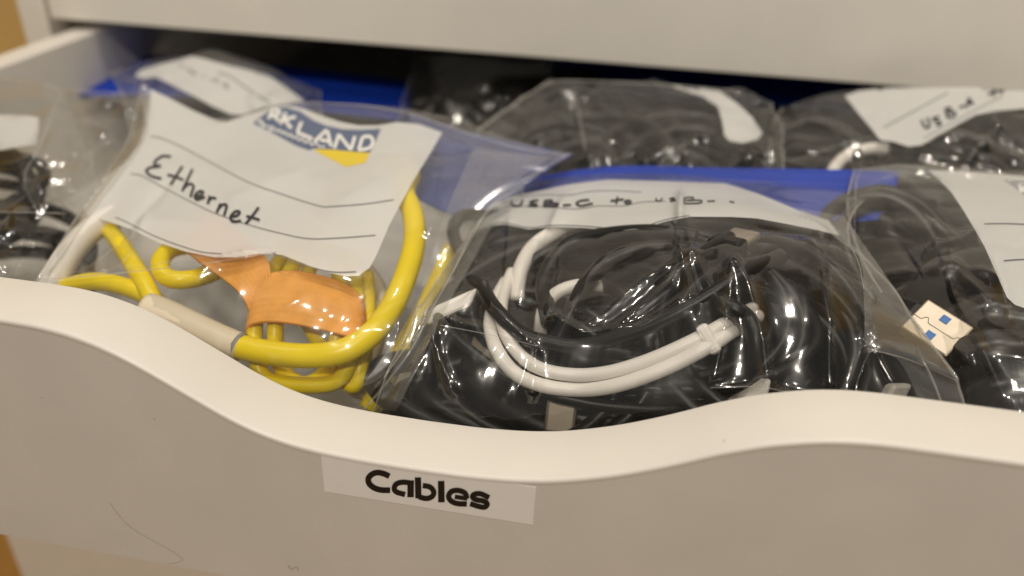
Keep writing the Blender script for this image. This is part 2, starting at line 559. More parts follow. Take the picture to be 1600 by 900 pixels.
upd = empty('closed_drawer', (0, YC, 0.0384), 'closed white drawer above the opened one, blank front', 'drawer')
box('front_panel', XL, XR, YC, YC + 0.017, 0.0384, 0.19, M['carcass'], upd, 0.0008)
box('drawer_bottom', XL + 0.012, XR - 0.012, YC + 0.017, 0.66, 0.046, 0.050, M['dark_board'], upd, 0)
upd2 = empty('closed_drawer', (0, YC, 0.193), 'topmost closed white drawer, its front mostly above the picture', 'drawer')
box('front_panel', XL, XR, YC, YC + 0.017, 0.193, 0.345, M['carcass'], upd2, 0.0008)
low = empty('lower_drawer', (0, 0.13, -0.30), 'white drawer below the opened one, also partly pulled out', 'drawer')
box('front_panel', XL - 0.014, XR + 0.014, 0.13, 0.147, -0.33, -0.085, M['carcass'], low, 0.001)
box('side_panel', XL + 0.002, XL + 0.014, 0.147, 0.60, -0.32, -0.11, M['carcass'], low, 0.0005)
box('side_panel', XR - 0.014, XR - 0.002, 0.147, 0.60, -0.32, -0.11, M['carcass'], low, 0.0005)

# ------------------------------------------------------------------ the opened drawer
drawer = empty('open_drawer', (0, 0.009, -0.045), 'opened white drawer with scooped front edge and a name label', 'drawer')
prof = [(-0.2705, 33.1), (-0.150, 33.1), (-0.1035, 33.1), (-0.094, 32.8), (-0.0869, 31.8), (-0.0795, 29.8), (-0.0719, 26.6), (-0.0645, 22.5), (-0.0571, 18.2),
        (-0.0495, 13.8), (-0.042, 10.4), (-0.034, 8.2), (-0.0262, 7.1), (-0.0175, 6.55), (-0.004, 6.4), (0.010, 6.7), (0.0205, 7.7), (0.0285, 9.1), (0.0351, 11.0),
        (0.0425, 13.6), (0.049, 16.4), (0.0568, 20.2), (0.0642, 24.3), (0.0739, 28.6), (0.0836, 31.5), (0.091, 32.7), (0.0982, 33.1), (0.15, 33.1), (0.2645, 33.1)]
pa = np.array(prof)
xs = np.concatenate([np.linspace(-0.2705, -0.11, 8), np.linspace(-0.108, 0.108, 150), np.linspace(0.11, 0.2645, 8)])
# monotone-ish smooth interpolation of the scoop
xf = np.linspace(-0.2705, 0.2645, 4000)
zf = np.interp(xf, pa[:, 0], pa[:, 1])
k = np.hanning(90); k /= k.sum()
zf = np.convolve(np.pad(zf, 45, mode='edge'), k, mode='same')[45:-45]
zs = np.interp(xs, xf, zf) / 1000
TH = 0.017
def profile_mesh(name, section, mat, parent):
    V, F = [], []
    m = len(section(0.0))
    for x, z in zip(xs, zs):
        for y, zz in section(z): V.append((x, y, zz))
    n = len(xs)
    for i in range(n - 1):
        for q in range(m):
            q2 = (q + 1) % m
            F.append((i * m + q, (i + 1) * m + q, (i + 1) * m + q2, i * m + q2))
    F.append(tuple(range(m))); F.append(tuple(reversed(range((n - 1) * m, n * m))))
    return new_obj(name, V, F, mat, parent)
def flat_shade_ends(o, ang=30):
    o.data.set_sharp_from_angle(angle=R(ang))
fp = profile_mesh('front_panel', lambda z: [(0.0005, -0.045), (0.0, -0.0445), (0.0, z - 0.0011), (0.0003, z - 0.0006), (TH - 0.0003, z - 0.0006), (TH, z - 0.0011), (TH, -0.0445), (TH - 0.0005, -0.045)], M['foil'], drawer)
flat_shade_ends(fp)
eb = profile_mesh('edge_band', lambda z: [(0.0001, z - 0.0012), (-0.0002, z - 0.00135), (-0.0004, z - 0.0012), (-0.0004, z - 0.0007), (-0.0002, z - 0.00025), (0.0004, z), (TH - 0.0005, z), (TH + 0.0001, z - 0.0002), (TH + 0.0002, z - 0.0006), (TH - 0.0001, z - 0.0006)], M['edge'], drawer)
flat_shade_ends(eb, 50)
box('side_panel', -0.2620, -0.2480, TH, 0.60, -0.043, 0.0330, M['edge'], drawer, 0.0008)
box('side_panel', 0.2420, 0.2560, TH, 0.60, -0.043, 0.0330, M['edge'], drawer, 0.0008)
box('back_panel', -0.2480, 0.2420, 0.586, 0.60, -0.043, 0.030, M['inside_board'], drawer, 0.0005)
box('drawer_bottom', -0.2480, 0.2420, TH, 0.586, -0.0430, -0.0395, M['inside_board'], drawer, 0)

# label tape with its printed word
def on_front(x, y, k=0, off=0.00026):
    p = at(x, y, 0); p.y = -off - 0.00001 * k; return p
lab = [at(502, 709.5, 0), at(837.5, 761, 0), at(832.5, 819, 0), at(507.5, 767, 0)]
tv = [Vector((p.x, -0.0002, p.z)) for p in lab] + [Vector((p.x, 0.0, p.z)) for p in lab]
tape = new_obj('label_tape', tv, [(0, 1, 2, 3), (0, 4, 5, 1), (1, 5, 6, 2), (2, 6, 7, 3), (3, 7, 4, 0)], M['tape'], drawer, smooth=False)
tape['label'] = 'white label tape reading Cables'
z1 = zo(480, 680, 4.0)
cab_strokes = [
    (9.2, z1([(516, 252), (480, 236), (440, 229), (404, 242), (384, 268), (390, 298), (420, 324), (466, 338), (521, 339)])),
    (8.4, z1([(662, 296), (600, 289), (560, 300), (546, 326), (560, 350), (614, 366)])),
    (10.2, z1([(649, 277), (648, 383)])),
    (9.8, z1([(694, 258), (697, 390)])),
    (8.4, z1([(724, 309), (768, 318), (792, 346), (784, 376), (748, 390), (700, 380)])),
    (10.2, z1([(839, 280), (841, 414)])),
    (7.0, z1([(924, 379), (1003, 390)])),
    (8.4, z1([(1000, 392), (988, 356), (945, 339), (904, 346), (886, 374), (900, 404), (940, 421), (1000, 424)])),
    (8.2, z1([(1139, 384), (1085, 360), (1044, 364), (1036, 382), (1056, 396), (1106, 406), (1127, 424), (1112, 443), (1078, 440), (1020, 422)])),
]
V, F = stroke_geo(cab_strokes, 9, on_front)
let = new_obj('lettering', V, F, M['ink'], tape, smooth=False)
let.matrix_parent_inverse = Matrix.Identity(4)
z2 = zo(0, 780, 4.0)
V, F = stroke_geo([z2([(690, 25), (720, 70), (780, 140), (860, 205), (960, 260), (1060, 315), (1120, 355), (1143, 378), (1110, 395), (1050, 405)])], 1.1, lambda x, y, k: on_front(x, y, k, 0.00005))
new_obj('scratch', V, F, M['scuff'], drawer, smooth=False)
V, F = stroke_geo([[(450, 883), (455, 889), (463, 886), (466, 891)]], 2.6, lambda x, y, k: on_front(x, y, k, 0.00005))
new_obj('scuff_mark', V, F, M['scuff'], drawer, smooth=False)
for (x, y) in ((64, 621), (240, 654), (1130, 688)):
    V, F = stroke_geo([[(x, y), (x + 2.5, y + 1)]], 1.8, lambda a, b, k: on_front(a, b, k, 0.00005))
    new_obj('speck', V, F, M['scuff'], drawer, smooth=False)

# ------------------------------------------------------------------ bags
def bag_root(label, c):
    return empty('zip_bag', c, label, 'plastic bag', 'labelled plastic bags in the drawer')

def strip(name, ctrl, mat, parent, ribs=0, amp=0.0006, nu=60, nv=60, solid=0.0004):
    G = upsample(ctrl, nu, nv)
    if ribs:
        N = normals(G)
        v = np.linspace(0, 1, nv)[:, None]
        prof = np.zeros((nv, 1))
        for q in np.linspace(0.08, 0.42, ribs): prof += np.exp(-((v - q) / 0.022) ** 2)
        G = G + N * (prof * amp)[..., None]
    o = new_obj(name, [tuple(p) for p in G.reshape(-1, 3)], grid_faces(nu, nv), mat, parent)
    if solid:
        s = o.modifiers.new('thickness', 'SOLIDIFY'); s.thickness = solid; s.offset = -1
    return o

# --- bag marked Ethernet
bagA = bag_root('clear bag marked Ethernet with yellow cable inside, front left', at(400, 560, 40))
panelA = [(236, 140), (262, 152), (300, 172), (335, 187), (352, 191), (385, 180), (425, 168), (450, 165), (475, 170), (500, 180), (530, 190), (560, 196), (590, 196), (620, 191), (655, 194), (691, 207),
          (672, 240), (650, 275), (628, 315), (608, 352), (590, 395), (578, 418), (560, 431), (540, 432), (505, 424), (470, 410), (440, 398), (405, 396), (370, 402), (335, 402), (290, 393), (250, 380), (205, 358), (165, 345), (135, 335), (126, 325), (132, 308), (160, 280), (200, 250), (218, 225), (228, 195), (233, 165)]
ctrlA = [[(222, 132, 153), (345, 183, 147), (450, 158, 152), (640, 172, 150), (892, 243, 138)],
         [(205, 205, 125), (340, 240, 118), (470, 235, 117), (620, 240, 112), (815, 290, 112)],
         [(150, 300, 88), (300, 315, 79), (440, 330, 75), (580, 325, 75), (750, 345, 86)],
         [(95, 385, 58), (260, 390, 52), (400, 400, 50), (545, 420, 49), (700, 440, 60)],
         [(60, 440, 44), (210, 455, 36), (370, 480, 33), (530, 515, 31), (640, 535, 40)],
         [(30, 520, 32), (190, 540, 24), (350, 580, 22), (500, 620, 21), (560, 645, 25)]]
fA = make_film(ctrlA, M['film_front'], bagA, 1, creases=[
    ([(60, 436), (200, 425), (330, 410), (430, 394)], 1.6, 5), ([(230, 150), (225, 225), (150, 330), (72, 432)], 1.8, 7),
    ([(700, 210), (760, 250), (720, 330), (690, 420)], 2.0, 12), ([(885, 243), (790, 270), (720, 345)], 1.5, 10),
    ([(330, 198), (420, 172), (500, 157)], 1.0, 5), ([(350, 320), (420, 290), (480, 265)], 0.8, 9), ([(690, 430), (650, 520), (560, 620)], 2.0, 9),
    ([(640, 430), (600, 560), (540, 610)], 1.6, 8)], flat=panelA)
flap(fA, [(740, 235), (715, 290), (690, 350), (668, 420), (640, 490), (590, 570), (545, 625)], [(860, 248), (800, 290), (752, 340), (702, 432), (655, 510), (610, 575), (566, 632)], M['film_flap'], bagA)
flap(fA, [(236, 150), (232, 190), (222, 225), (180, 285), (130, 350), (90, 420)], [(224, 150), (215, 195), (205, 212), (155, 296), (105, 370), (68, 430)], M['film_flap'], bagA)
pA = decal('write_on_panel', panelA, fA.bvh, M['panel'], bagA)
e1 = zo(180, 200, 3.3333)
writing('ruled_line', [e1([(185, 45), (230, 50), (330, 90), (480, 170), (690, 280), (870, 345), (1060, 405), (1130, 408), (1300, 395), (1450, 373)])], 1.5, fA.bvh, M['rule'], pA)
writing('ruled_line', [e1([(80, 238), (140, 250), (270, 320), (500, 435), (700, 505), (850, 545), (1000, 575), (1150, 573), (1355, 558)])], 1.5, fA.bvh, M['rule'], pA)
writing('ruled_line', [e1([(0, 465), (60, 490), (200, 560), (330, 610), (450, 645), (560, 655)]), e1([(820, 650), (900, 685), (1060, 735), (1150, 750), (1255, 748)])], 1.5, fA.bvh, M['rule'], pA)
writing('handwriting', [e1(s) for s in (
    [(290, 148), (245, 146), (210, 170), (205, 190), (235, 198), (180, 206), (162, 226), (190, 250), (240, 263)],
    [(350, 198), (320, 245), (288, 295)], [(272, 243), (310, 252), (355, 270)],
    [(402, 213), (375, 270), (348, 328)], [(356, 312), (385, 290), (408, 300), (398, 335), (392, 360)],
    [(412, 358), (445, 350), (458, 332), (436, 330), (415, 352), (424, 372), (468, 358)],
    [(492, 352), (482, 395)], [(486, 378), (505, 362), (526, 368)],
    [(548, 392), (528, 440)], [(536, 420), (560, 398), (580, 402), (574, 430), (566, 455)],
    [(600, 462), (635, 455), (648, 436), (625, 434), (600, 462), (612, 486), (655, 482)],
    [(747, 412), (715, 455), (680, 498)], [(682, 458), (715, 466), (752, 478)])], 4.0, fA.bvh, M['marker'], pA, 0.0008)
k1 = zo(360, 130, 2.857)
lgo = decal('printed_logo', k1([(100, 178), (150, 140), (185, 112), (250, 108), (310, 125), (370, 165), (430, 190), (500, 205), (580, 208), (672, 203), (650, 255), (622, 310), (560, 306), (460, 296), (372, 292), (350, 300), (290, 278), (200, 228)]), fA.bvh, M['logo_blue'], pA, 0.00045, 3.0)
decal('logo_swoosh', k1([(372, 293), (460, 297), (560, 307), (622, 311), (602, 355), (515, 374), (450, 340), (400, 315)]), fA.bvh, M['logo_yellow'], pA, 0.0005, 3.0)
writing('logo_lettering', [k1(s) for s in (
    [(170, 160), (188, 118)], [(188, 119), (216, 122), (214, 138), (184, 143)], [(192, 143), (216, 168)],
    [(222, 182), (248, 130)], [(292, 150), (234, 162)], [(240, 160), (272, 202)],
    [(318, 172), (298, 220)], [(298, 220), (366, 248)],
    [(374, 262), (430, 208)], [(432, 210), (450, 282)], [(400, 252), (442, 260)],
    [(464, 292), (484, 228)], [(484, 228), (538, 298)], [(538, 298), (556, 236)],
    [(572, 298), (590, 240)], [(590, 240), (622, 238), (636, 258), (622, 288), (572, 299)])], 5.2, fA.bvh, M['logo_white'], pA, 0.0007)
writing('logo_script', [k1(s) for s in (
    [(150, 172), (125, 168), (140, 182), (160, 190), (138, 192)], [(165, 188), (178, 200), (190, 192), (186, 212), (170, 208)],
    [(200, 202), (208, 216), (222, 208), (232, 226), (244, 216), (256, 236), (270, 226), (280, 246), (296, 236), (306, 256), (322, 246), (334, 266), (350, 256), (364, 276), (384, 266), (398, 284), (424, 282)])], 2.4, fA.bvh, M['logo_white'], pA, 0.0007)
strip('zip_strip', [[(640, 176, 160), (720, 204, 155), (800, 222, 150), (896, 243, 144)], [(640, 240, 132), (720, 258, 129), (790, 268, 129), (850, 270, 132)], [(630, 300, 112), (690, 330, 108), (730, 340, 108), (765, 335, 112)]], M['film_blue'], bagA, 3, 0.0005)

# --- bag marked USB-C to USB-C
bagB = bag_root('clear bag marked USB-C to USB-C with black and white cables, front middle', at(1000, 620, 60))
b1 = zo(740, 270, 2.6667)
panelB = b1([(12, 238), (20, 175), (50, 128), (180, 95), (390, 50), (560, 28), (800, 35), (1050, 45), (1180, 85), (1350, 155), (1480, 200), (1527, 262), (1440, 240), (1300, 212), (1180, 190), (1080, 184), (900, 183), (800, 203), (700, 233), (600, 242), (470, 230), (330, 225), (230, 236), (130, 215), (70, 220)])
ctrlB = [[(795, 285, 140), (920, 270, 140), (1080, 274, 140), (1240, 286, 140), (1390, 298, 142)],
         [(760, 322, 118), (900, 290, 118), (1040, 290, 116), (1180, 302, 114), (1335, 330, 114)],
         [(730, 368, 88), (880, 352, 82), (1040, 338, 80), (1180, 335, 81), (1335, 378, 84)],
         [(685, 440, 62), (850, 430, 58), (1020, 410, 56), (1200, 400, 57), (1398, 452, 60)],
         [(640, 520, 42), (820, 510, 39), (1010, 500, 38), (1240, 500, 39), (1452, 532, 43)],
         [(600, 600, 29), (790, 595, 27), (1000, 600, 26), (1270, 592, 28), (1496, 600, 32)],
         [(575, 670, 23), (780, 690, 20.5), (1000, 700, 20.5), (1290, 665, 22), (1520, 690, 26)]]
fB = make_film(ctrlB, M['film_front'], bagB, 2, nu=320, nv=250, folds=7, creases=[
    ([(1138, 408), (1140, 470), (1122, 560), (1112, 605)], 2.4, 9), ([(1138, 405), (1165, 450), (1190, 540), (1200, 640)], 3.6, 11),
    ([(1258, 368), (1272, 440), (1286, 520), (1292, 640)], 3.6, 11), ([(688, 508), (760, 522), (838, 540)], 1.4, 5),
    ([(755, 440), (775, 490), (838, 540)], 2.2, 6), ([(850, 490), (910, 520), (1000, 512), (1090, 470)], 2.4, 8),
    ([(838, 540), (834, 618)], 1.4, 5), ([(1110, 606), (1180, 604), (1290, 622)], 1.6, 5), ([(1355, 545), (1420, 562), (1500, 597)], 1.8, 5),
    ([(1355, 450), (1352, 500), (1355, 545)], 2.2, 6), ([(1355, 545), (1335, 600), (1330, 650)], 1.8, 6), ([(1355, 545), (1390, 600), (1420, 650)], 1.8, 7),
    ([(680, 508), (690, 560), (720, 620)], 1.8, 6), ([(640, 480), (680, 508), (600, 600)], 1.5, 8),
    ([(900, 520), (1010, 440), (1140, 380)], 1.1, 6), ([(960, 510), (1050, 450), (1090, 380)], 1.2, 6)],
    crum=((18, 0.0018, 0.024, 0.0034), (22, 0.0005, 0.012, 0.0018)), flat=panelB)
flap(fB, [(1240, 326), (1300, 352), (1338, 400), (1350, 450), (1352, 500), (1356, 545), (1400, 560), (1440, 640)], [(1318, 340), (1352, 388), (1388, 442), (1420, 488), (1450, 532), (1474, 566), (1494, 600), (1512, 650)], M['film_flap'], bagB)
flap(fB, [(800, 330), (772, 352), (740, 410), (700, 480), (660, 560), (620, 640)], [(756, 330), (728, 372), (688, 440), (646, 515), (608, 592), (588, 640)], M['film_flap'], bagB)
pB = decal('write_on_panel', panelB, fB.bvh, M['panel'], bagB, 0.0003, 3.0)
writing('ruled_line', [b1([(190, 98), (300, 92), (400, 92), (480, 78), (560, 74), (700, 80)])], 1.0, fB.bvh, M['rule'], pB)
writing('ruled_line', [b1([(70, 152), (180, 140), (300, 142), (430, 150), (520, 138), (620, 138), (700, 122), (800, 118)])], 1.1, fB.bvh, M['rule'], pB)
writing('ruled_line', [b1([(60, 216), (130, 208), (230, 228), (330, 218), (470, 222), (600, 233), (700, 225), (800, 195), (900, 177)])], 1.3, fB.bvh, M['rule'], pB)
writing('handwriting', [b1(s) for s in (
    [(160, 112), (158, 130), (176, 138), (196, 134), (204, 112)],
    [(270, 114), (242, 118), (236, 126), (262, 131), (258, 139), (226, 137)],
    [(297, 116), (291, 140)], [(296, 116), (326, 114), (320, 125), (300, 128), (346, 127), (346, 137), (292, 140)],
    [(372, 135), (406, 133)], [(482, 112), (446, 116), (428, 128), (448, 137), (497, 127)],
    [(600, 98), (594, 130)], [(570, 117), (626, 110)], [(628, 122), (642, 114), (656, 120), (645, 128), (628, 123)])], 3.3, fB.bvh, M['marker'], pB, 0.0007)
writing('handwriting', [b1(s) for s in (
    [(760, 104), (762, 115), (776, 117), (787, 104)], [(838, 104), (816, 107), (842, 114), (818, 119)],
    [(878, 104), (878, 128)], [(878, 104), (914, 102), (910, 112), (884, 115), (944, 114), (944, 125), (880, 128)],
    [(974, 118), (1006, 117)], [(1066, 119), (1086, 123)])], 2.3, fB.bvh, M['marker'], pB, 0.0007)
strip('zip_strip', [[(790, 290, 151), (950, 266, 156), (1130, 268, 156), (1300, 270, 157), (1402, 272, 158)],
                    [(785, 312, 136), (950, 286, 142), (1130, 288, 141), (1300, 296, 140), (1398, 300, 140)],
                    [(770, 340, 122), (950, 310, 124), (1130, 318, 120), (1300, 345, 116), (1370, 345, 118)]], M['zip_blue'], bagB, 4, 0.0018, 90, 120)

# --- bag at the right
bagC = bag_root('clear bag at the right edge with black cables and ruled panel', at(1600, 600, 60))
c1 = zo(1300, 240, 2.1433)
panelC = c1([(320, 55), (430, 60), (560, 68), (700, 80), (900, 95), (900, 540), (700, 522), (643, 517), (612, 506), (586, 482), (548, 395), (510, 310), (470, 240), (440, 190), (400, 130), (360, 90)])
ctrlC = [[(1335, 258, 154), (1430, 258, 154), (1530, 264, 154), (1640, 270, 154), (1760, 280, 154)],
         [(1325, 330, 118), (1430, 320, 112), (1540, 320, 110), (1640, 325, 110), (1750, 330, 112)],
         [(1350, 410, 87), (1440, 400, 79), (1540, 395, 75), (1650, 400, 75), (1760, 400, 78)],
         [(1400, 490, 62), (1480, 480, 56), (1560, 475, 53), (1670, 480, 53), (1780, 480, 55)],
         [(1450, 570, 44), (1520, 565, 39), (1590, 560, 37), (1690, 565, 37), (1800, 570, 38)],
         [(1490, 660, 30), (1550, 670, 24), (1610, 680, 22), (1710, 690, 22), (1800, 700, 22)]]
fC = make_film(ctrlC, M['film'], bagC, 3, creases=[([(1480, 400), (1500, 440), (1560, 490)], 1.8, 9), ([(1440, 410), (1500, 380), (1530, 370)], 1.6, 10), ([(1340, 400), (1350, 320), (1400, 290), (1470, 330)], 1.6, 10)], flat=panelC)
pC = decal('write_on_panel', panelC, fC.bvh, M['panel'], bagC)
writing('ruled_line', [c1([(510, 235), (580, 234), (680, 238), (800, 244)])], 1.8, fC.bvh, M['rule'], pC)
writing('ruled_line', [c1([(576, 358), (640, 354), (720, 354), (850, 360)])], 2.0, fC.bvh, M['rule'], pC)
decal('printed_logo', c1([(575, 88), (760, 96), (760, 190), (660, 150), (620, 120)]), fC.bvh, M['logo_grey'], pC, 0.00045, 3.5)
writing('logo_lettering', [c1([(628, 106), (634, 132)]), c1([(656, 108), (634, 118)]), c1([(636, 118), (660, 136)])], 4.5, fC.bvh, M['logo_white'], pC, 0.0007)

# --- bag at the far left
bagE = bag_root('clear bag with dark cable at the left edge, beside the Ethernet bag', at(20, 430, 70))
panelE = [(-150, 176), (-60, 178), (0, 180), (40, 180), (61, 184), (60, 205), (57, 226), (30, 229), (0, 235), (-60, 240), (-150, 245)]
ctrlE = [[(-150, 112, 166), (0, 118, 158), (100, 135, 156), (190, 142, 155), (238, 148, 154)],
         [(-150, 180, 132), (0, 185, 126), (90, 195, 124), (170, 200, 127), (222, 205, 132)],
         [(-150, 260, 104), (0, 265, 96), (80, 270, 95), (140, 280, 98), (190, 275, 106)],
         [(-160, 350, 72), (-10, 350, 65), (55, 345, 67), (95, 350, 72), (130, 345, 80)],
         [(-170, 440, 42), (-20, 440, 38), (20, 438, 42), (45, 435, 47), (65, 432, 54)]]
fE = make_film(ctrlE, M['film'], bagE, 5, creases=[([(95, 150), (60, 230), (38, 280), (60, 335)], 2.2, 6), ([(0, 331), (60, 332), (100, 335)], 1.6, 4), ([(155, 155), (190, 165), (218, 190)], 2.2, 6), ([(110, 180), (160, 210), (190, 245)], 1.6, 9), ([(60, 335), (130, 300), (190, 250)], 1.4, 7)], crum=((30, 0.0026, 0.022, 0.0028), (40, 0.0010, 0.010, 0.0014)), flat=panelE)
pE = decal('write_on_panel', panelE, fE.bvh, M['panel'], bagE)

# --- bag behind the Ethernet bag
bagD = bag_root('clear bag with faint handwriting on its folded panel, behind the Ethernet bag', at(330, 200, 190))
d1 = zo(180, 80, 5.0)
panelD = d1([(150, 195), (190, 150), (300, 112), (450, 75), (600, 38), (700, 60), (900, 115), (1080, 155), (1200, 190), (1300, 260), (1400, 330), (1475, 385), (1350, 412), (1150, 445), (1000, 500), (900, 492), (760, 430), (650, 370), (540, 315), (450, 270), (370, 225), (300, 200), (220, 215)])
ctrlD = [[(170, 110, 232), (300, 78, 236), (390, 95, 236), (500, 140, 226)],
         [(185, 135, 208), (310, 120, 207), (400, 135, 204), (500, 165, 200)],
         [(195, 165, 188), (310, 165, 184), (400, 178, 180), (505, 200, 178)],
         [(205, 215, 164), (320, 225, 162), (400, 230, 160), (520, 240, 160)]]
fD = make_film(ctrlD, M['film_hazy'], bagD, 4, nu=110, nv=100, flat=panelD, thick=0.012)
pD = decal('write_on_panel', panelD, fD.bvh, M['panel'], bagD)
writing('handwriting', [d1(s) for s in ([(500, 112), (540, 118)], [(565, 160), (590, 135)], [(560, 140), (610, 160), (600, 180), (640, 172)], [(680, 205), (700, 190)], [(735, 215), (750, 228)], [(760, 232), (800, 215), (790, 250)], [(830, 270), (850, 250), (880, 262), (860, 285), (890, 290)])], 2.4, fD.bvh, M['grey_pvc'], pD)
writing('ruled_line', [d1([(800, 165), (900, 200), (1000, 270), (1150, 370), (1220, 400)])], 2.0, fD.bvh, M['rule'], pD)
strip('zip_strip', [[(160, 78, 285), (300, 92, 300), (450, 106, 300), (640, 128, 300)], [(148, 105, 262), (300, 114, 282), (450, 128, 280), (640, 150, 278)], [(122, 150, 226), (300, 152, 252), (450, 168, 250), (640, 190, 248)]], M['zip_blue'], bagD, 3, 0.0008)

# --- bag in the middle of the back
bagG = bag_root('clear bag of black cables with a loose white panel corner, behind the USB-C bag', at(980, 260, 190))
panelG = zo(600, 60, 2.5)([(1120, 185), (1200, 190), (1310, 205), (1380, 255), (1440, 310), (1478, 370), (1460, 395), (1400, 410), (1350, 402), (1330, 380), (1320, 320), (1305, 270), (1250, 230)])
ctrlG = [[(862, 124, 230), (960, 125, 230), (1060, 131, 228), (1150, 138, 226), (1205, 160, 222)],
         [(800, 165, 207), (930, 170, 200), (1060, 175, 198), (1160, 185, 197), (1220, 205, 198)],
         [(745, 205, 186), (900, 225, 172), (1050, 230, 170), (1150, 235, 171), (1220, 245, 178)],
         [(720, 250, 170), (880, 285, 152), (1040, 290, 151), (1160, 295, 152), (1225, 290, 158)]]
fG = make_film(ctrlG, M['film_hazy'], bagG, 6, nu=150, nv=110, creases=[([(895, 135), (905, 180), (915, 235), (925, 265)], 2.4, 7), ([(1000, 270), (1040, 240), (1060, 240)], 2.0, 7), ([(1075, 270), (1100, 250)], 1.5, 6)], crum=((30, 0.0018, 0.018, 0.0024), (120, 0.0012, 0.008, 0.0014)), flat=panelG)
decal('write_on_panel', panelG, fG.bvh, M['panel'], bagG, 0.0004, 3.0)

# --- bag deep in the drawer
bagF = bag_root('clear bag of black cables deepest in the drawer, half under the closed drawer', at(740, 180, 250))
ctrlF = [[(655, 86, 305), (720, 86, 305), (800, 92, 305), (900, 100, 305)], [(640, 125, 268), (720, 125, 264), (800, 130, 264), (900, 140, 264)],
         [(625, 180, 234), (720, 180, 226), (800, 185, 226), (900, 200, 226)], [(610, 240, 202), (720, 240, 195), (800, 245, 195), (900, 250, 195)]]
fF = make_film(ctrlF, M['film'], bagF, 7, nu=110, nv=110, creases=[([(690, 115), (700, 150), (715, 200)], 2.0, 7)], crum=((30, 0.002, 0.016, 0.0024), (110, 0.0013, 0.008, 0.0014)))
strip('zip_strip', [[(860, 90, 330), (1100, 104, 325), (1360, 126, 320)], [(860, 110, 310), (1100, 128, 300), (1360, 148, 295)], [(860, 140, 285), (1100, 156, 275), (1360, 175, 270)]], M['zip_blue'], bagF, 3, 0.0008)

# --- bag at the back right
bagH = bag_root('clear bag marked USB-A to, at the back right', at(1450, 250, 190))
h1 = zo(1120, 100, 3.3333)
panelH = h1([(665, 165), (740, 140), (850, 128), (1000, 124), (1300, 122), (1600, 126), (1900, 140), (1900, 250), (1600, 232), (1450, 245), (1350, 265), (1300, 290), (1220, 335), (1150, 372), (1100, 405), (1060, 425), (1000, 430), (920, 405), (850, 395), (800, 330), (740, 260)])
ctrlH = [[(1222, 168, 234), (1320, 138, 234), (1450, 132, 228), (1600, 136, 224), (1720, 146, 224)],
         [(1205, 205, 212), (1310, 190, 206), (1430, 185, 201), (1580, 185, 197), (1720, 190, 197)],
         [(1205, 240, 192), (1300, 230, 183), (1420, 235, 179), (1570, 235, 176), (1720, 240, 176)],
         [(1215, 285, 168), (1300, 290, 159), (1420, 285, 159), (1560, 285, 159), (1720, 285, 159)]]
fH = make_film(ctrlH, M['film'], bagH, 8, nu=150, nv=110, creases=[([(1560, 192), (1530, 230), (1500, 265)], 1.4, 6), ([(1560, 192), (1590, 245)], 1.6, 6), ([(1260, 195), (1290, 203), (1305, 208)], 2.0, 7)], crum=((24, 0.0016, 0.018, 0.0024), (100, 0.0011, 0.008, 0.0014)), flat=panelH)
pH = decal('write_on_panel', panelH, fH.bvh, M['panel'], bagH, 0.0004, 3.5)
writing('ruled_line', [h1([(870, 330), (1000, 260), (1205, 148)])], 1.8, fH.bvh, M['rule'], pH)
writing('ruled_line', [h1([(1080, 385), (1250, 292), (1400, 212), (1490, 168)])], 1.5, fH.bvh, M['rule'], pH)
writing('handwriting', [h1(s) for s in (
    [(1066, 290), (1080, 322), (1098, 332), (1108, 318), (1096, 278)], [(1160, 275), (1130, 280), (1132, 294), (1162, 300), (1164, 316), (1140, 318)],
    [(1190, 232), (1204, 282)], [(1190, 232), (1214, 228), (1218, 246), (1200, 254), (1236, 250), (1240, 268), (1206, 282)],
    [(1264, 226), (1290, 216)], [(1300, 228), (1312, 176)], [(1312, 176), (1336, 212)], [(1304, 208), (1332, 198)],
    [(1438, 120), (1446, 168)], [(1412, 158), (1458, 140)], [(1468, 130), (1486, 124), (1492, 140), (1474, 148), (1468, 130)])], 3.8, fH.bvh, M['marker'], pH, 0.0007)

# sharp pressed folds and sealed edges, whitish where the film is doubled
for root, film, lines in ((bagA, fA, [(2.2, [(60, 437), (130, 432), (200, 425), (330, 410), (432, 393)]), (2.0, [(228, 160), (222, 222), (150, 322), (72, 430)]), (1.6, [(440, 168), (520, 160), (640, 178), (780, 224), (884, 244)]), (1.8, [(884, 246), (800, 292), (752, 342), (702, 434), (655, 512), (600, 590)])]),
                          (bagB, fB, [(1.3, [(688, 508), (760, 522), (838, 540)]), (1.3, [(1110, 606), (1180, 604), (1230, 612), (1290, 622)]), (1.7, [(1355, 545), (1420, 562), (1500, 597)]), (1.2, [(1240, 328), (1300, 352), (1338, 402), (1350, 452)]),
                                      (1.8, [(1330, 345), (1398, 448), (1452, 530), (1494, 596), (1512, 645)])]),
                          (bagC, fC, [(1.6, [(1338, 400), (1336, 330), (1350, 262), (1440, 262), (1600, 275)])]),
                          (bagE, fE, [(1.8, [(95, 148), (62, 228), (38, 280), (60, 335)]), (1.8, [(0, 331), (60, 332), (104, 334)]), (1.3, [(0, 122), (95, 138), (190, 146)])]),
                          (bagG, fG, [(1.5, [(748, 204), (800, 165), (866, 128), (960, 128), (1060, 134), (1150, 142)]), (1.4, [(895, 135), (905, 180), (915, 235)])]),
                          (bagH, fH, [(1.3, [(1216, 240), (1240, 250), (1300, 230), (1345, 220)])])):
    for w, L in lines:
        writing('pressed_fold', [L], w, film.bvh, M['fold'], root, 0.0008)

# ------------------------------------------------------------------ cables inside the bags
def cable(label, path, r, mat, cat='cable', group='cables in the bags', n=12, name='cable'):
    root = empty(name, path[len(path) // 2], label, cat, group)
    tube_mesh('jacket', path, r, mat, root, n)
    return root

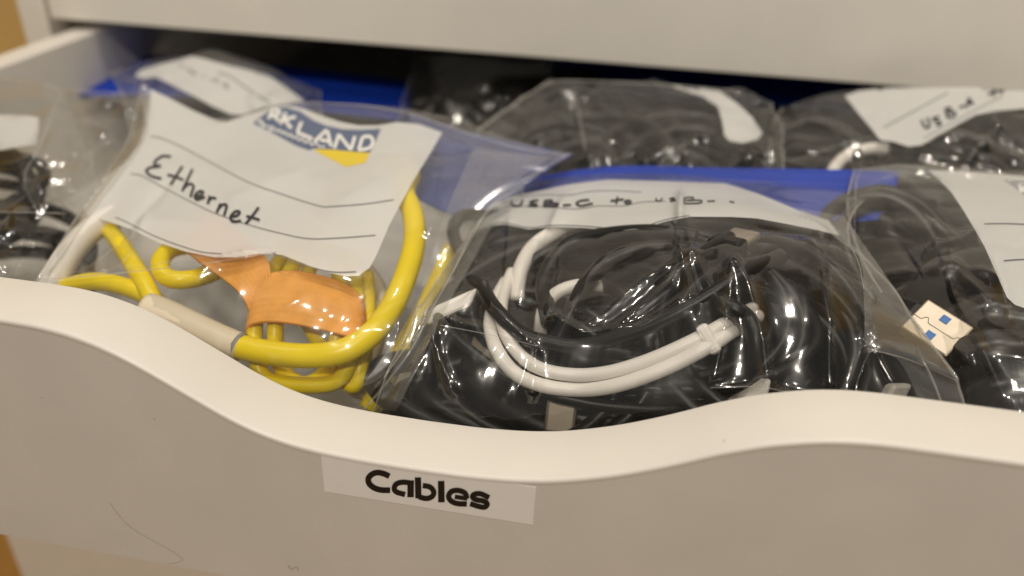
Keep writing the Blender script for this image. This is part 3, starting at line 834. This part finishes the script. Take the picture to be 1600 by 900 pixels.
def usb_c_plug(root, O, L, Wd, mat_boot, boot=0.014, shell=0.0066):
    L = L.normalized(); Wd = (Wd - L * Wd.dot(L)).normalized(); H = L.cross(Wd)
    ob = obox('plug_boot', O, L, Wd, H, boot, 0.0100, 0.0056, mat_boot, root, 0.0014)
    obox('plug_shell', O + L * boot, L, Wd, H, shell, 0.0083, 0.0026, M['steel'], root, 0.0009)

# yellow network cable
py = under(fA, [(372, 541, 5), (420, 551, 4.5), (480, 556, 4.5), (535, 549, 4.5), (580, 522, 4.5), (612, 480, 5), (634, 430, 5), (647, 380, 6), (645, 335, 7), (632, 300, 9), (640, 270, 12), (600, 262, 16), (540, 290, 22), (500, 330, 22)], 110)
yc = cable('yellow network cable coiled in an orange strap inside the Ethernet bag', py, 0.0034, M['yellow_pvc'], n=16, name='network_cable')
for L in ([(455, 385, 20), (425, 425, 17), (404, 470, 14), (398, 520, 12), (402, 565, 11), (425, 596, 10), (470, 612, 9), (515, 600, 10), (545, 570, 11), (556, 525, 12), (558, 480, 14), (556, 440, 17), (548, 400, 20)],
          [(480, 380, 20), (455, 420, 17), (436, 470, 14), (430, 520, 12), (434, 560, 13), (452, 590, 14), (478, 600, 14), (505, 585, 14), (522, 550, 13), (528, 510, 12), (530, 470, 14), (530, 430, 17), (520, 390, 20)],
          [(500, 385, 24), (480, 430, 22), (470, 480, 20), (500, 630, 16), (545, 600, 13), (566, 560, 13), (574, 520, 15), (575, 470, 18), (572, 430, 20)]):
    tube_mesh('coiled_run', under(fA, L, 70), 0.0023, M['yellow_pvc'], yc, 12)
# cream plug boot at the end of it
bo = under(fA, [(376, 543, 5), (340, 529, 5.2), (300, 511, 5.4), (262, 494, 5.6), (232, 483, 5.6)], 24)
tube_mesh('plug_boot', bo, 0.0046, M['cream_plastic'], yc, 16, taper=lambda t: 0.86 + 0.16 * t)
tube_mesh('boot_ring', under(fA, [(370, 540, 5), (375, 542.5, 5)], 4), 0.0040, M['grey_pvc'], yc, 16)

# orange strap round the coil
strap = empty('cable_strap', at(480, 500, 55), 'orange fabric strap wrapped round the yellow cable coil', 'cable strap')
def thick_sheet(name, ctrl, mat, parent, t=0.0012, nu=40, nv=46):
    G = upsample(ctrl, nu, nv)
    G = G + normals(G) * (0.00006 * np.sin(np.linspace(0, 2 * math.pi * 9, nv))[:, None, None])
    o = new_obj(name, [tuple(p) for p in G.reshape(-1, 3)], grid_faces(nu, nv), mat, parent)
    s = o.modifiers.new('thickness', 'SOLIDIFY'); s.thickness = t; s.offset = 0
    return o
def sheet_under(film, rows): 
    out = []
    for row in rows:
        q = []
        for x, y, d in row:
            v = ray_dir(x, y); h = film.bvh.ray_cast(CAM_P, v)
            p = h[0] + v * d / 1000
            q.append((x, y, p.y * 1000))
        out.append(q)
    return out
thick_sheet('band', sheet_under(fA, [[(396, 470, 14), (408, 438, 8.5), (445, 425, 7.5), (490, 430, 7.5), (535, 444, 7.5), (560, 462, 9), (568, 482, 14)],
                     [(392, 490, 14), (400, 465, 8), (440, 458, 6.5), (490, 463, 6.3), (535, 476, 6.3), (562, 492, 8), (571, 508, 14)],
                     [(384, 530, 14), (392, 508, 8.5), (432, 503, 7.2), (490, 512, 7), (535, 524, 7), (560, 532, 8.5), (570, 545, 14)]]), M['orange_strap'], strap)
thick_sheet('tail', sheet_under(fA, [[(410, 480, 9), (422, 450, 7.5), (420, 412, 5.5), (400, 388, 4.5), (362, 356, 4), (326, 330, 4)],
                     [(388, 510, 13), (388, 485, 10), (374, 458, 8), (346, 434, 7), (316, 412, 6), (290, 392, 5.5)]]), M['orange_strap'], strap, nu=40, nv=46)

# second network cable, at the left of that bag
wc = cable('thick white cable at the left side of the Ethernet bag', under(fA, [(62, 500, 14), (84, 440, 7), (108, 398, 6), (140, 362, 6), (180, 338, 8), (240, 325, 14), (320, 330, 20)], 50), 0.0040, M['white_pvc'], n=16)
yc2 = cable('yellow cable bent in tight loops at left in the Ethernet bag', under(fA, [(120, 300, 22), (150, 335, 12), (178, 368, 8), (206, 410, 7), (230, 450, 8), (246, 490, 12), (250, 540, 20)], 50), 0.0027, M['yellow_pvc'], n=14)
tube_mesh('bent_run', under(fA, [(345, 372, 22), (300, 382, 14), (266, 390, 9), (250, 412, 8), (262, 434, 9), (300, 436, 13), (350, 420, 22)], 40), 0.0027, M['yellow_pvc'], yc2, 14)
tube_mesh('bent_run', under(fA, [(60, 470, 16), (105, 448, 9), (150, 440, 7), (195, 448, 8), (240, 468, 13), (270, 500, 22)], 40), 0.0027, M['yellow_pvc'], yc2, 14)
gc = cable('beige cable looping behind the orange strap in the Ethernet bag', px_path([(560, 620, 38), (578, 560, 48), (592, 500, 60), (588, 450, 72), (560, 415, 84), (520, 395, 95)], 40), 0.0030, M['cream_plastic'])
ye = cable('loose yellow cable along the right side of the Ethernet bag', px_path([(575, 640, 36), (620, 560, 48), (660, 490, 62), (690, 425, 78), (705, 390, 92)], 40), 0.0030, M['yellow_pvc'])

# white USB-C cable in the middle bag: two parallel runs
w1 = under(fB, [(800, 425, 9), (788, 455, 9), (783, 490, 8), (792, 525, 5), (815, 557, 3.4), (850, 578, 3.2), (900, 586, 3.2), (950, 582, 3.2), (1000, 568, 3.2), (1050, 548, 3.4), (1100, 524, 4), (1132, 506, 7), (1158, 492, 15), (1176, 482, 30)], 90)
w2 = under(fB, [(790, 440, 11), (772, 475, 10), (766, 512, 7), (778, 550, 4), (806, 584, 3.2), (850, 603, 3.0), (905, 609, 3.0), (955, 604, 3.0), (1008, 588, 3.0), (1060, 566, 3.2), (1112, 538, 3.6), (1140, 520, 7), (1166, 504, 15), (1184, 494, 30)], 90)
wb = cable('white USB-C cable folded in a double arc in the USB-C bag', w1, 0.0018, M['white_pvc'], n=16)
tube_mesh('second_run', w2, 0.0019, M['white_pvc'], wb, 16)
tube_mesh('inner_run', under(fB, [(806, 470, 14), (812, 425, 8), (832, 388, 6), (866, 364, 6), (910, 345, 8)], 30), 0.0024, M['white_pvc'], wb, 12)
tube_mesh('inner_run', under(fB, [(843, 530, 18), (846, 500, 9), (852, 478, 6), (870, 458, 5.5), (898, 447, 6.5), (925, 446, 12), (950, 450, 20)], 30), 0.0019, M['white_pvc'], wb, 12)
A_, B_ = under(fB, [(1098, 535, 3.8), (1124, 521, 4.2)], 2)
Lq = (B_ - A_).normalized(); Wq = (at(1120, 560, 40) - at(1100, 500, 46)); Wq = (Wq - Lq * Wq.dot(Lq)).normalized()
obox('cable_tie', A_, Lq, Wq, Lq.cross(Wq), 0.0034, 0.0080, 0.0046, M['white_pvc'], wb, 0.0012)
A_, B_ = under(fB, [(672, 495, 5), (742, 464, 5)], 2)
obox('plug_housing', A_, (B_ - A_).normalized(), Vector((0.2, 0.5, 0.6)).normalized(), (B_ - A_).normalized().cross(Vector((0.2, 0.5, 0.6)).normalized()), (B_ - A_).length, 0.0058, 0.0058, M['white_pvc'], wb, 0.0012)

def black_set(prefix, film, specs, mat='black_pvc', over=()):
    for (lab, c, a, b, turns, tilt, rot, seed, spread, r) in specs:
        P = coil_path(tuple(v / 1000 for v in c), a / 1000, b / 1000, turns, R(tilt), R(rot), seed, spread / 1000)
        yield cable(lab, tuck(P, r / 1000, [film.bvh], over=over), r / 1000, M[mat])

OVER = [(np.array([tuple(p) for p in w1[:62]]), 0.0018), (np.array([tuple(p) for p in w2[:62]]), 0.0019)]
crossing = []
for lab, pts, r in (('black cable crossing in front over the white arc', [(735, 440, 4), (752, 448, 3.2), (772, 480, 3), (812, 520, 3), (860, 536, 3.2), (910, 540, 3.4), (1000, 516, 3.4), (1080, 478, 3.4), (1160, 430, 4), (1220, 400, 6)], 2.1),
                    ('black cable arching over the gap below the panel', [(858, 500, 7), (850, 450, 5), (862, 412, 4), (895, 380, 4), (950, 368, 4), (1020, 364, 4), (1090, 372, 5)], 2.5),
                    ('black cable passing over the tied end of the white cable', [(1105, 470, 6), (1140, 480, 3.2), (1168, 500, 3), (1180, 530, 3), (1176, 566, 4), (1150, 600, 8)], 2.4),
                    ('black cable crossing the short white loop end', [(872, 530, 8), (896, 480, 3.4), (914, 446, 3), (942, 414, 3.4), (990, 392, 4), (1050, 386, 7)], 2.3),
                    ('black cable slanting up to the metal plug', [(940, 510, 6), (1000, 468, 4), (1055, 430, 3.5), (1110, 390, 3.5), (1140, 372, 4)], 2.1)):
    P = under(fB, pts, 60)
    crossing.append(cable(lab, P, r / 1000, M['black_pvc']))
    OVER.append((np.array([tuple(p) for p in P]), r / 1000))
bB = list(black_set('B', fB, [
    ('thin black cable coiled widest across the USB-C bag', (42, 62, 16), 46, 27, 6.5, 24, 4, 11, 8, 1.7),
    ('black cable coiled under the white arc in the USB-C bag', (18, 50, 2), 30, 24, 6.0, 30, -12, 12, 9, 2.0),
    ('black cable coiled at the right of the USB-C bag', (78, 58, 14), 28, 27, 6.5, 28, 14, 13, 8, 1.8),
    ('thick black cable at the bottom front of the USB-C bag', (35, 40, -8), 54, 17, 7.2, 12, -2, 14, 9, 3.4),
    ('black cable coiled near the top of the USB-C bag', (30, 92, 16), 42, 22, 5.0, 8, -4, 15, 8, 2.1),
    ('thickest black cable filling the bottom of the USB-C bag', (45, 70, -12), 48, 32, 9.0, 8, 0, 16, 11, 5.0)], over=OVER))
uA, uB = under(fB, [(1128, 392, 5), (1180, 356, 4)], 2)
usb_c_plug(bB[0], uA, uB - uA, Vector((0.8, -0.3, 0.1)), M['black_pvc'], 0.006, 0.0095)
usb_c_plug(bB[1], at(866, 735, 24), Vector((0.0, 0.55, 1.0)), Vector((1, 0.05, 0)), M['black_gloss'], 0.010, 0.0105)
usb_c_plug(bB[3], at(742, 590, 40), Vector((0.25, 0.35, 1.0)), Vector((1, -0.4, 0)), M['black_gloss'], 0.006, 0.0075)
wp = empty('charger_plug', at(1180, 620, 36), 'pale plug body low at the right in the USB-C bag', 'plug', 'plugs in the bags')
obox('housing', at(1126, 652, 34), (at(1200, 590, 40) - at(1120, 640, 34)).normalized(), Vector((0.1, 0.6, 0.75)), Vector((-0.5, 0.6, -0.45)).normalized(), 0.013, 0.0075, 0.005, M['grey_white'], wp, 0.0012)
wp2 = empty('charger_plug', at(1400, 620, 38), 'pale plug corner at the lower right end of the USB-C bag', 'plug', 'plugs in the bags')
obox('housing', at(1380, 650, 36), (at(1412, 585, 42) - at(1380, 650, 36)).normalized(), Vector((0.8, 0.5, -0.2)).normalized(), Vector((0.3, -0.8, 0.5)).normalized(), 0.009, 0.007, 0.004, M['grey_white'], wp2, 0.001)

# right bag
list(black_set('C', fC, [
    ('black cable coiled at the far side of the right bag', (122, 108, 20), 19, 24, 5.5, 24, 10, 21, 6, 2.6),
    ('thick black cable bundle at the front of the right bag', (150, 62, 12), 34, 26, 4.0, 22, -6, 22, 7, 5.5),
    ('black cable low between the coils of the right bag', (140, 86, -2), 38, 42, 8.0, 10, 0, 23, 10, 5.0)], 'black_gloss'))
sn = under(fC, [(1395, 560, 26), (1440, 480, 16), (1490, 420, 9), (1560, 402, 8), (1640, 420, 8), (1690, 470, 9), (1640, 500, 9), (1560, 490, 9), (1490, 520, 12), (1465, 580, 12), (1520, 560, 8.5), (1600, 548, 8), (1680, 560, 9), (1720, 600, 10), (1640, 610, 9), (1560, 618, 8.5), (1500, 650, 10)], 150)
sn = tuck(sn, 0.0062, [fC.bvh])
cable('fat smooth black cable bent to and fro at the front of the right bag', sn, 0.0062, M['black_gloss'], n=18)
# USB-A plug lying between the two front bags
ua = empty('usb_plug', at(1475, 520, 48), 'metal USB-A plug with two blue holes lying against the right bag', 'plug', 'plugs in the bags')
d0 = (at(1500, 520, 45) - CAM_P).dot(r2)
def at_d(x, y, d): return CAM_P + (r0 * ((x - 800) / CAM_F) + r1 * ((y - 450) / CAM_F) + r2) * d
T1, T2, T3 = at_d(1522, 513, d0), at_d(1480, 556, d0 - 0.001), at_d(1462, 477, d0 + 0.006)
Wd = (T2 - T1); wlen = Wd.length; Wd.normalize()
Ld = (T3 - T1); Ld = (Ld - Wd * Ld.dot(Wd)).normalized()
Hd = Wd.cross(Ld).normalized()
if Hd.dot(CAM_P - T1) < 0: Hd = -Hd
print('usb width', wlen, 'len', (T3 - T1).length)
PLW = 0.0104
Ot = (T1 + T2) / 2 - Hd * 0.0023
sh = obox('shell', Ot, Ld, Wd, Hd, 0.0128, PLW, 0.0045, M['steel'], ua, 0.0005)
for s in (-1, 1):
    obox('contact_hole', Ot + Ld * 0.0052 + Wd * s * 0.0028 + Hd * 0.00228, Ld, Wd, Hd, 0.0021, 0.0020, 0.0002, M['usb_blue'], ua, 0.00005)
def on_shell(u, v): return Ot + Ld * u + Wd * v + Hd * 0.0023
pl = [(0.0, -0.0006), (0.0012, -0.0006), (0.0018, 0.0004), (0.0085, 0.0004), (0.0093, -0.0008), (0.0098, -0.0008), (0.0105, 0.0004), (0.0126, 0.0004)]
V, F = [], []
for i in range(len(pl) - 1):
    (u0, v0), (u1, v1) = pl[i], pl[i + 1]
    d = Vector((u1 - u0, v1 - v0)).normalized(); n_ = Vector((-d.y, d.x)) * 0.00009
    b0 = len(V)
    V += [on_shell(u0 + n_.x, v0 + n_.y), on_shell(u0 - n_.x, v0 - n_.y), on_shell(u1 - n_.x, v1 - n_.y), on_shell(u1 + n_.x, v1 + n_.y)]
    F.append((b0, b0 + 1, b0 + 2, b0 + 3))
new_obj('shell_seam', V, F, M['slot_dark'], ua, smooth=False)
Lb = (Ld - Hd * 0.55).normalized(); Hb = Wd.cross(Lb) if Wd.cross(Lb).dot(Hd) > 0 else -Wd.cross(Lb)
obox('plug_body', Ot + Ld * 0.0122 - Hd * 0.0028, Lb, Wd, Hb, 0.014, 0.0112, 0.0055, M['black_pvc'], ua, 0.0015)

# bags at the back
list(black_set('G', fG, [
    ('black cable coiled at the left in the middle back bag', (18, 178, 12), 34, 30, 6.0, 15, 0, 31, 8, 2.2),
    ('black cable coiled at the right in the middle back bag', (58, 182, 14), 32, 28, 6.0, 12, 8, 32, 8, 2.2),
    ('black cable lying deepest in the middle back bag', (38, 178, 0), 46, 30, 9.0, 6, 0, 33, 9, 4.2)]))
list(black_set('F', fF, [
    ('black cable coiled deepest in the drawer', (-12, 252, 8), 34, 36, 6.0, 10, 0, 41, 8, 2.4),
    ('second black cable below the deepest coil', (-8, 250, -4), 36, 36, 8.0, 6, 20, 42, 9, 4.2)]))
list(black_set('H', fH, [
    ('black cable coiled at the left of the USB-A bag', (108, 196, 14), 24, 26, 6.0, 14, 0, 51, 8, 2.2),
    ('black cable coiled under the panel of the USB-A bag', (155, 186, 18), 36, 24, 6.0, 14, 0, 52, 8, 2.4),
    ('black cable lying deepest in the USB-A bag', (135, 188, 2), 48, 28, 9.0, 6, 0, 53, 9, 4.2)]))
cable('short white cable arc at the lower left of the USB-A bag', px_path([(1296, 285, 168), (1304, 262, 178), (1325, 243, 186), (1356, 233, 190), (1385, 232, 192)], 30), 0.0024, M['white_pvc'])
list(black_set('E', fE, [
    ('dark cable coiled in the bag at the left edge', (-205, 95, 10), 30, 24, 6.0, 18, 0, 61, 7, 2.2),
    ('dark cable lying low in the bag at the left edge', (-185, 76, -10), 34, 30, 5.0, 8, 0, 62, 7, 2.6)]))
